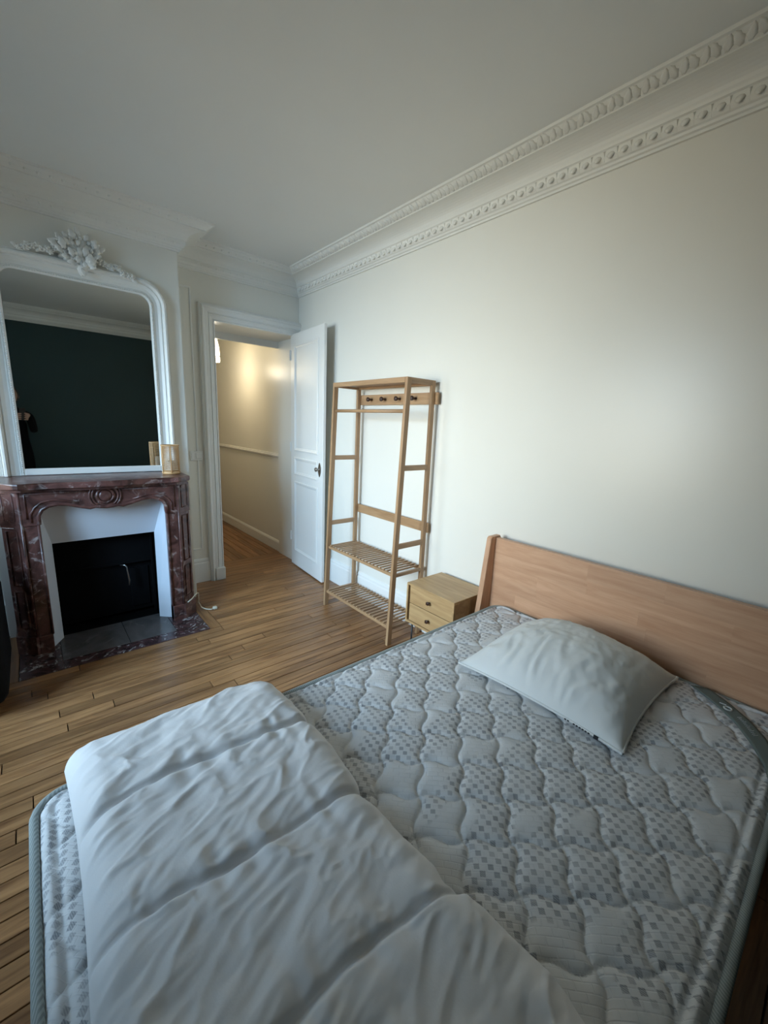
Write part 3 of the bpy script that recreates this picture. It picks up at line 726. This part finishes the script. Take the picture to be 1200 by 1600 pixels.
ro('hanging_bar', tubem([(1.765, RY0+PT, 1.54), (1.765, RY1-PT, 1.54)], .0115, 14), M['bamboo_y'], None, True)
ro('back_rail', bx((2.0005, RY0-.008, .745), (2.014, RY1, .812), .002), M['bamboo_y'])
for z in (.478, .108):
    x0 = fx(z)+.012
    sh = ro('shelf', bx((x0, RY0+PT, z), (x0+.018, RY1-PT, z+.020), .002), M['bamboo_y'])
    ro('shelf_back_rail', bx((1.972, RY0+PT, z), (1.988, RY1-PT, z+.020), .002), M['bamboo_y'], sh)
    for yy0 in (RY0, RY1-PT): ro('shelf_side_rail', bx((x0+.02, yy0+.002, z-.004), (1.97, yy0+PT-.002, z+.018), .002), M['bamboo_x'], sh)
    bm = bx((x0+.006-RO.x, -.0062, 0), (1.986-RO.x, .0062, .010), .0015)
    me = bpy.data.meshes.new('slat'); bmesh.ops.recalc_face_normals(bm, faces=bm.faces[:]); bm.to_mesh(me); bm.free(); me.materials.append(M['bamboo_x'])
    n_ = 20
    for k in range(n_):
        y_ = RY0+PT+.018+(RY1-RY0-2*PT-.036)*k/(n_-1)
        inst('slat', me, sh, (0, y_-RO.y, z+.0205))

# ================================================================== NIGHTSTAND
ns = thing('nightstand', 'small oak two-drawer nightstand on thin black legs between rack and bed', 'nightstand', (1.845, 1.513, 0))
NO = Vector((1.845, 1.513, 0))
def no(name, bm, m, parent=None, smooth=False):
    bmesh.ops.translate(bm, verts=bm.verts, vec=-NO); return obj(name, bm, m, parent or ns, smooth)
nx0, nx1, ny0, ny1, nz0, nz1 = 1.688, 2.003, 1.325, 1.702, .252, .510
t_ = .013
no('top', bx((nx0, ny0, nz1-t_), (nx1, ny1, nz1), .002), M['oak'])
no('bottom', bx((nx0, ny0, nz0), (nx1, ny1, nz0+t_), .002), M['oak'])
for y_ in (ny0, ny1-t_): no('side', bx((nx0, y_, nz0+t_), (nx1, y_+t_, nz1-t_), .001), M['oak'])
no('back', bx((nx1-.008, ny0+t_, nz0+t_), (nx1, ny1-t_, nz1-t_)), M['oak'])
zi0, zi1 = nz0+t_, nz1-t_; zm = (zi0+zi1)/2
for a_, b_ in ((zi0+.003, zm-.002), (zm+.002, zi1-.003)):
    d_ = no('drawer', bx((nx0+.009, ny0+t_+.003, a_), (nx1-.03, ny1-t_-.009, b_), .0015), M['oak'])
    zc = (a_+b_)/2; yc = (ny0+ny1)/2
    bm = bmesh.new(); lathe(bm, [(.005, 0), (.005, -.010), (.008, -.014), (.0115, -.017), (.0115, -.021), (.004, -.022)], (nx0+.009, yc, zc), 14, 'x')
    box(bm, (nx0-.012, yc-.003, zc-.012), (nx0-.006, yc+.014, zc+.006), .002)
    no('knob', bm, M['walnut'], d_, True)
for x_ in (nx0+.03, nx1-.03):
    for y_ in (ny0+.035, ny1-.035):
        sx = 1 if x_ < 1.8 else -1
        no('leg', tubem([(x_, y_, 0), (x_, y_, nz0)], .0055, 10), M['blackmetal'], None, True)
no('leg_bracket', bx((nx0+.02, ny0+.025, nz0-.006), (nx1-.02, ny1-.025, nz0)), M['blackmetal'])

# ================================================================== BED FRAME
bd = thing('bed_frame', 'beech wood bed frame with a staved headboard against the white wall', 'bed', (.95, .6, 0))
BO = Vector((.95, .6, 0))
def bo(name, bm, m, parent=None, smooth=False):
    bmesh.ops.translate(bm, verts=bm.verts, vec=-BO); return obj(name, bm, m, parent or bd, smooth)
BY0, BY1 = -.085, 1.265
HX = 1.934
hbp = bo('headboard', bx((HX+.010, BY0, .30), (HX+.022, BY1, .856), .001), M['beech_z'])
zs = [.30, .37, .44, .505, .572, .64, .707, .775, .862]
for i in range(len(zs)-1):
    y_ = BY0
    ends = []
    while y_ < BY1-.01:
        e = min(BY1, y_+rr.uniform(.28, .62))
        if BY1-e < .15: e = BY1
        ends.append((y_, e)); y_ = e
    for a_, b_ in ends: bo('stave', bx((HX, a_, zs[i]), (HX+.030, b_, zs[i+1]), .00025), M['beech'], hbp)
for y0_, y1_ in ((BY1, BY1+.030), (BY0-.030, BY0)):
    bo('headboard_post', prism([(1.775, 0.0), (1.975, 0.0), (1.985, .30), (1.985, .858), (1.972, .872), (1.900, .872), (1.888, .862), (1.846, .48)], y0_, y1_, 'y', .004), M['beech_z'])
for y0_, y1_ in ((.0, .028), (1.157, 1.185)): bo('side_rail', bx((-.06, y0_, .14), (1.85, y1_, .262), .003), M['beech_z'])
bo('foot_rail', bx((-.06, .0, .14), (-.032, 1.185, .262), .003), M['beech_z'])
for x_, y_ in ((.0, .05), (.0, 1.09)):
    bo('leg', bx((x_, y_, 0), (x_+.05, y_+.05, .20), .003), M['beech_z'])
bo('side_cross_piece', bx((1.80, .0, .14), (1.83, 1.185, .262), .002), M['beech_z'])
for k in range(14): bo('bed_slat', bx((.03+k*.128, .028, .252), (.10+k*.128, 1.157, .264)), M['beech'])

# ================================================================== MATTRESS
mt = thing('mattress', 'quilted white mattress with grey printed squares and grey-green edging', 'mattress', (.915, .593, .266))
MX0, MX1, MY0, MY1, MZ0, MZ1, MR = -.09, 1.922, -.015, 1.205, .266, .497, .07
MO = Vector((.915, .593, .266))
def mto(name, bm, m, parent=None, smooth=False):
    bmesh.ops.translate(bm, verts=bm.verts, vec=-MO); return obj(name, bm, m, parent or mt, smooth)
def round_rect(x0, x1, y0, y1, r, n=8):
    P = []
    for cx, cy, a0 in ((x1-r, y0+r, -PI/2), (x1-r, y1-r, 0), (x0+r, y1-r, PI/2), (x0+r, y0+r, PI)):
        for k in range(n+1): a = a0+k/n*PI/2; P.append((cx+r*math.cos(a), cy+r*math.sin(a)))
    return P
mto('side_border', prism(round_rect(MX0+.006, MX1-.006, MY0+.006, MY1-.006, MR), MZ0+.006, MZ1-.012, 'z'), M['twill'])
for z in (MZ0+.008, MZ1-.009):
    bm = bmesh.new(); rp_ = round_rect(MX0+.006, MX1-.006, MY0+.006, MY1-.006, MR); rp_.append(rp_[0]); tube(bm, [(x_, y_, z) for x_, y_ in rp_], .010, 8, False)
    mto('edge_piping', bm, M['twill'], None, True)
QX, QY = .171, .150
def quilt(x_, y_):
    s = x_/QX - y_/QY; t_ = x_/QX + y_/QY
    s2 = s + .075*math.sin(2*PI*t_); t2 = t_ - .075*math.sin(2*PI*s)
    ds = abs(s2-round(s2)); dt = abs(t2-round(t2))
    d = min(ds, dt)*2
    g = .62*(1-math.exp(-(d/.085)))+.38*math.sin(min(1, d)*PI/2)
    return g
def mtop(u, v):
    x_ = MX0+.012+(MX1-MX0-.024)*u; y_ = MY0+.012+(MY1-MY0-.024)*v
    r = MR-.01
    cx = min(max(x_, MX0+.012+r), MX1-.012-r); cy = min(max(y_, MY0+.012+r), MY1-.012-r)
    dx, dy = x_-cx, y_-cy
    if dx and dy:
        L_ = math.hypot(dx, dy); k = max(abs(dx), abs(dy))/L_; x_, y_ = cx+dx*k, cy+dy*k
        ed = r-math.hypot(dx*k, dy*k)
    else:
        ed = min(x_-MX0-.012, MX1-.012-x_, y_-MY0-.012, MY1-.012-y_)
    q = quilt(x_, y_)
    # a stitched border line 3 cm from the edge
    q *= 1-math.exp(-((ed-.033)/.007)**2)*.9
    e = min(1, max(0, ed/.02)); fall = 1-(1-e)**2
    z = MZ1-.012+.010*fall+.0125*q*min(1, max(0, ed)/.018)+.004*fbm((x_*4, y_*4, 0), 2)
    return (x_, y_, z)
mto('quilted_top', grid(mtop, 440, 290), M['ticking'], None, True)
# sewn-on label band across the head corner
lbp = []
LA = [(1.868, .285), (1.80, .195), (1.735, .130), (1.650, .075), (1.555, .030), (1.45, .002)]
LBt = [(1.896, .235), (1.845, .160), (1.785, .095), (1.715, .045), (1.62, .0105), (1.52, -.004)]
def lerp_poly(P, t_):
    f_ = t_*(len(P)-1); i = min(int(f_), len(P)-2); k = f_-i
    return (P[i][0]*(1-k)+P[i+1][0]*k, P[i][1]*(1-k)+P[i+1][1]*k)
def lbf(u, v):
    a_ = lerp_poly(LA, u); b_ = lerp_poly(LBt, u)
    x_ = a_[0]*(1-v)+b_[0]*v; y_ = a_[1]*(1-v)+b_[1]*v
    return (x_, y_, MZ1+.0135)
lb = mto('label_band', grid(lbf, 24, 6), M['label_green'], None, True); lb['label'] = 'grey-green label band sewn over the mattress corner'
sm = lb.modifiers.new('thick', 'SOLIDIFY'); sm.thickness = .003; sm.offset = 0
def lab_at(u, v): p = lbf(u, v); return Vector((p[0], p[1], p[2]+.003))
bm = bmesh.new(); c_ = lab_at(.26, .45)
for R_, rr_ in ((.011, .003),): tube(bm, [(c_.x+R_*math.cos(a*PI/10), c_.y+R_*math.sin(a*PI/10), c_.z) for a in range(21)], rr_, 5, False)
mto('label_ring', bm, M['label_white'], lb)
bm = bmesh.new()
for k in range(13):
    a_ = lab_at(.36+k*.016, .42); b_ = lab_at(.365+k*.016, .58 if k % 3 else .66); tube(bm, [a_, b_], .0012, 4)
a_ = lab_at(.19, .35); b_ = lab_at(.22, .6); tube(bm, [a_, b_], .002, 4); 
o = mto('label_lettering', bm, M['label_white'], lb)

# ================================================================== PILLOW
pw = thing('pillow', 'square white cotton pillow lying on the mattress by the headboard', 'pillow', (1.55, .625, MZ1+.0115))
PH = .305
def pil_pt(u, v, sgn):
    a_, b_ = 2*u-1, 2*v-1
    pinch = 1-.075*(1-abs(b_)**2.2)*abs(a_)**2 ; pinch2 = 1-.075*(1-abs(a_)**2.2)*abs(b_)**2
    x_ = PH*a_*pinch; y_ = PH*b_*pinch2
    f_ = max(0, (1-abs(a_)**2.3))**.62*max(0, (1-abs(b_)**2.3))**.62
    if sgn > 0:
        q = Vector((x_*5, y_*5, 2.2))
        wr_ = (1-abs(fbm((x_*9+.8*y_, y_*22, 1.0), 3))*2.2)*.005+fbm(q, 3)*.012
        # gathered folds radiating from the front seam
        fr = max(0, -a_-.1); wr_ += .006*fr*math.sin(30*y_+9*fbm((y_*6, x_*3, 4), 2)*3+4*x_)*(1-abs(b_)**4)
        wr_ += .003*fbm((x_*30, y_*30, 7), 2)
        z = .014+.150*f_+wr_*min(1, f_*2.2)
    else:
        z = .010-.008*f_
    return (x_, y_, z)
bm = grid(lambda u, v: pil_pt(u, v, 1), 90, 90); bm2 = grid(lambda u, v: pil_pt(u, v, -1), 30, 30)
tmp = bpy.data.meshes.new('t'); bm2.to_mesh(tmp); bm.from_mesh(tmp); bm2.free()
pbody = obj('pillow_case', bm, M['pillow'], pw, True)
bm = bmesh.new(); edge = []
for k in range(40): edge.append(pil_pt(k/40, 0, 1))
for k in range(40): edge.append(pil_pt(1, k/40, 1))
for k in range(40): edge.append(pil_pt(1-k/40, 1, 1))
for k in range(41): edge.append(pil_pt(0, 1-k/40, 1))
tube(bm, [(p[0], p[1], .012) for p in edge], .005, 6, False); obj('seam', bm, M['pillow'], pw, True)
bm = bmesh.new()      # narrow printed tape on the front seam: short dark dashes and a small square
def tp(v): p = pil_pt(0, v, 1); return Vector((p[0]-.0045, p[1], .012))
for k in range(9):
    if k == 2: continue
    a_, b_ = tp(.30-k*.016), tp(.30-k*.016-.010); box(bm, (a_.x-.002, b_.y, .0095), (a_.x+.001, a_.y, .0135))
a_ = tp(.135); box(bm, (a_.x-.002, a_.y-.010, .006), (a_.x+.001, a_.y+.004, .018))
obj('seam_print', bm, M['ink'], pw)
pw.rotation_euler = (0, 0, math.radians(1.5))

# ================================================================== DUVET
dv = thing('duvet', 'folded white quilted duvet spread across the foot of the bed', 'duvet', (.28, .6, MZ1+.012))
DO = Vector((.28, .6, MZ1+.012))
STY = [.955, .665, .395, .12]
# cross section path along y: hang over the far edge, up, flat to the near edge
PY = [(1.188, .5125), (1.212, .518), (1.228, .532), (1.232, .552), (1.222, .574), (1.19, .590), (1.12, .592), (.95, .585), (.60, .580), (.30, .578), (.10, .575), (.02, .570), (-.02, .555), (-.034, .535), (-.030, .519), (-.01, .5125)]
import bisect
acc = [0]
for i in range(1, len(PY)): acc.append(acc[-1]+math.hypot(PY[i][0]-PY[i-1][0], PY[i][1]-PY[i-1][1]))
def cat(p0, p1, p2, p3, t): return .5*((2*p1)+(-p0+p2)*t+(2*p0-5*p1+4*p2-p3)*t*t+(-p0+3*p1-3*p2+p3)*t**3)
def path_y(s):
    d = s*acc[-1]; i = min(max(bisect.bisect(acc, d)-1, 0), len(PY)-2); t = (d-acc[i])/(acc[i+1]-acc[i])
    g = lambda k: PY[min(max(k, 0), len(PY)-1)]
    if acc[i+1]-acc[i] > .12 or (i > 0 and acc[i]-acc[i-1] > .12) : 
        a_, b_ = g(i), g(i+1); return (a_[0]+(b_[0]-a_[0])*t, a_[1]+(b_[1]-a_[1])*t)
    return tuple(cat(g(i-1)[k], g(i)[k], g(i+1)[k], g(i+2)[k], t) for k in (0, 1))
def duv(u, v):
    y_, zc = path_y(v)
    # left and right outline, slightly wavy
    xl = -.020-.010*math.sin(5*y_)-.035*max(0, .5-y_)
    xr = .585-.020*math.exp(-((y_-.75)/.3)**2)+.012*math.sin(9*y_)-.02*max(0, y_-1.1)*4
    # pucker outward between stitch lines, in at the stitches
    near = min(abs(y_-s) for s in STY)
    xr -= .014*math.exp(-(near/.03)**2)
    x_ = xl+(xr-xl)*u
    e = min(u, 1-u)*(xr-xl)
    w_ = .085 if u > .5 else .075
    prof_ = math.sqrt(max(0, 1-(1-min(1, e/w_))**2))
    base = .509
    top = zc
    # wrinkles
    q = Vector((x_*3.0+.6*y_, y_*6.5-1.2*x_, .3))
    dwarp = fbm(q*1.3, 2)
    r1 = 1-abs(fbm((x_*3.2+dwarp*.8, y_*8-x_*3+dwarp*.6, 5.1), 3))*2.0
    wr = .009*(r1**2-.5)+.010*fbm((x_*4, y_*4, 9), 3)+.002*fbm((x_*22, y_*22, 3), 2)
    wr += .0045*max(0, 1-abs(fbm((x_*7+y_*2+dwarp, y_*17-x_*6, 2.2), 3))*3.2)
    sx = .0
    # stitched channels bend a little
    for k, s in enumerate(STY):
        yy_ = y_-s-(.018*math.sin(4*x_+k)+.010*math.sin(11*x_+2*k))-(.03*max(0, .12-x_))*(-1)
        sx += math.exp(-(yy_/.008)**2)
        wr += .0045*math.exp(-(abs(yy_)/.05)**1.3)*math.sin(62*x_+12*fbm((x_*5, s*9, k), 2))*(1-math.exp(-(yy_/.012)**2))
        wr += .004*math.exp(-((abs(yy_)-.045)/.035)**2)
    wr -= .017*sx
    flat = 1.0 if zc > .575 else max(0, (zc-.52)/.055)
    if True:
        z = base+(top-base)*prof_+wr*flat*min(1, prof_*1.3)
        z = max(z, base+.0035)
    return (x_, y_, z)
bm = grid(duv, 170, 330); bmesh.ops.translate(bm, verts=bm.verts, vec=-DO)
do = obj('duvet_cover', bm, M['duvet'], dv, True)
# lower layer of the fold
def duv_low(u, v):
    x_, y_, z = duv(u, v)
    return (x_, y_, MZ1+.0135)
bm = grid(duv_low, 30, 80); bmesh.ops.translate(bm, verts=bm.verts, vec=-DO); obj('duvet_underside', bm, M['duvet'], dv, True)

# ================================================================== PHOTOGRAPHER (seen only in the mirror)
pe = thing('person', 'person in dark clothes taking a photo with a phone, reflected in the mirror', 'person', (-.13, -.34, 0))
PO = Vector((-.13, -.34, 0))
def skin_mesh(name, nodes, edges, m, parent, sub=2, root=0):
    me = bpy.data.meshes.new(name); me.from_pydata([Vector(n[0])-PO for n in nodes], edges, []); me.materials.append(m)
    o = bpy.data.objects.new(name, me); C.objects.link(o); o.parent = parent
    o.modifiers.new('skin', 'SKIN'); me.skin_vertices.new() if not me.skin_vertices else None
    for i, n in enumerate(nodes):
        sv = me.skin_vertices[0].data[i]; r = n[1]; sv.radius = (r, r) if not isinstance(r, tuple) else r; sv.use_root = (i == root)
    sb = o.modifiers.new('sub', 'SUBSURF'); sb.levels = sub; sb.render_levels = sub
    return o
px_, py_ = -.13, -.34
nodes = [((px_, py_, .93), (.155, .11)), ((px_, py_, 1.10), (.135, .10)), ((px_, py_, 1.28), (.155, .11)), ((px_, py_+.005, 1.40), (.10, .085)), ((px_, py_+.01, 1.475), .055), ((px_, py_+.03, 1.545), (.068, .078)), ((px_, py_+.045, 1.62), (.074, .092)), ((px_, py_+.04, 1.685), (.055, .068))]
edges = [(i, i+1) for i in range(7)]
def add(chain, start):
    p = start
    for c_ in chain: nodes.append(c_); edges.append((p, len(nodes)-1)); p = len(nodes)-1
# right arm raised to the phone (+x side), left arm (-x side)
add([((px_+.17, py_, 1.375), .055), ((px_+.195, py_+.06, 1.18), .043), ((px_+.18, py_+.17, 1.27), .036), ((px_+.165, py_+.265, 1.375), .026)], 3)
add([((px_-.17, py_, 1.375), .055), ((px_-.235, py_+.07, 1.20), .043), ((px_-.15, py_+.17, 1.27), .036), ((px_-.055, py_+.265, 1.335), .026)], 3)
for s in (-1, 1):
    add([((px_+s*.095, py_, .84), .085), ((px_+s*.10, py_+.015, .48), .055), ((px_+s*.105, py_-.01, .10), .042), ((px_+s*.11, py_+.02, .045), .043), ((px_+s*.115, py_+.14, .03), .028)], 0)
body = skin_mesh('body', nodes, edges, M['darkfabric'], pe)
body['label'] = 'dark top and trousers'
# head skin: face shell over the body head
bm = bmesh.new(); bmesh.ops.create_uvsphere(bm, u_segments=24, v_segments=18, radius=1)
for v in bm.verts:
    x_, y_, z_ = v.co
    k = 1-.22*max(0, -z_)
    v.co = Vector((x_*.080*k, y_*.098*(1-.06*max(0, -z_)), z_*.118))
    if y_ > .6:      # nose, eye sockets, mouth
        v.co.y += .022*math.exp(-((x_/.16)**2+((z_+.12)/.22)**2)) - .010*math.exp(-(((abs(x_)-.38)/.16)**2+((z_-.08)/.12)**2)) - .004*math.exp(-((x_/.3)**2+((z_+.52)/.07)**2))
bmesh.ops.translate(bm, verts=bm.verts, vec=(0, .045, 1.615))
hd = obj('head', bm, M['skin'], pe, True)
for s in (-1, 1):
    bm = bmesh.new(); bmesh.ops.create_icosphere(bm, subdivisions=2, radius=.011, matrix=Matrix.Translation((s*.031, .128, 1.624))); obj('eye', bm, M['ink'], hd, True)
    bm = bmesh.new(); bmesh.ops.create_uvsphere(bm, u_segments=10, v_segments=8, radius=1); bmesh.ops.scale(bm, vec=(.008, .018, .030), verts=bm.verts); bmesh.ops.translate(bm, verts=bm.verts, vec=(s*.082, .035, 1.61)); obj('ear', bm, M['skin'], hd, True)
bm = bmesh.new(); bmesh.ops.create_uvsphere(bm, u_segments=24, v_segments=18, radius=1)
bmesh.ops.delete(bm, geom=[v for v in bm.verts if (v.co.y > .35 and v.co.z < .62) or v.co.z < -.55], context='VERTS')
for v in bm.verts: v.co = Vector((v.co.x*.090, v.co.y*.110, v.co.z*.128))
bmesh.ops.translate(bm, verts=bm.verts, vec=(0, .036, 1.625)); hr_ = obj('hair', bm, M['hair'], hd, True); hr_.modifiers.new('t', 'SOLIDIFY').thickness = .012
# phone behind the lens: its back lies in the plane of the camera
ph = thing('phone', 'black mobile phone held up by the person in the mirror', 'phone', (0, 0, CAM_H))
ph.matrix_world = mw
bm = bx((-.062, -.128, .006), (.012, .016, .014), .003, 2); obj('phone_body', bm, M['blackmetal'], ph)
bm = bmesh.new(); lathe(bm, [(.007, 0), (.007, .003), (.004, .0035)], (-.022, 0, .004), 16); obj('phone_camera', bm, M['ink'], ph)
# hands: palm and five bent fingers gripping the phone sides
def hand(name, wrist, knuck, fingers, thumb):
    nd = [(wrist, .024), ((Vector(wrist)+Vector(knuck))/2, (.030, .016)), (knuck, (.032, .014))]; ed = [(0, 1), (1, 2)]
    for f_ in fingers:
        p = 2
        for i, c_ in enumerate(f_): nd.append((c_, (.0092, .0086, .0078, .007)[i])); ed.append((p, len(nd)-1)); p = len(nd)-1
    p = 1
    for i, c_ in enumerate(thumb): nd.append((c_, (.012, .0105, .0085)[i])); ed.append((p, len(nd)-1)); p = len(nd)-1
    return skin_mesh(name, nd, ed, M['skin'], pe, 2)
def cs_(x_, y_, z_): return (mw @ Vector((x_, y_, z_)))[:]
# right hand at the +x edge of the phone: fingers spread over the back
hand('hand', (px_+.165, py_+.265, 1.375), cs_(.040, -.060, .024),
     [[cs_(.030, -.030+.001-k*.024, .000), cs_(.016, -.020-k*.024, -.010), cs_(-.002, -.016-k*.025, -.009), cs_(-.014, -.016-k*.026, -.006)] for k in range(1, 5)],
     [cs_(.030, -.075, .034), cs_(.012, -.055, .030), cs_(-.006, -.045, .022)])
hand('hand', (px_-.055, py_+.265, 1.335), cs_(-.090, -.080, .024),
     [[cs_(-.082, -.048-k*.022, .002), cs_(-.070, -.046-k*.022, -.004), cs_(-.056, -.046-k*.022, -.005), cs_(-.046, -.046-k*.022, -.004)] for k in range(4)],
     [cs_(-.080, -.095, .032), cs_(-.062, -.080, .028), cs_(-.048, -.070, .021)])
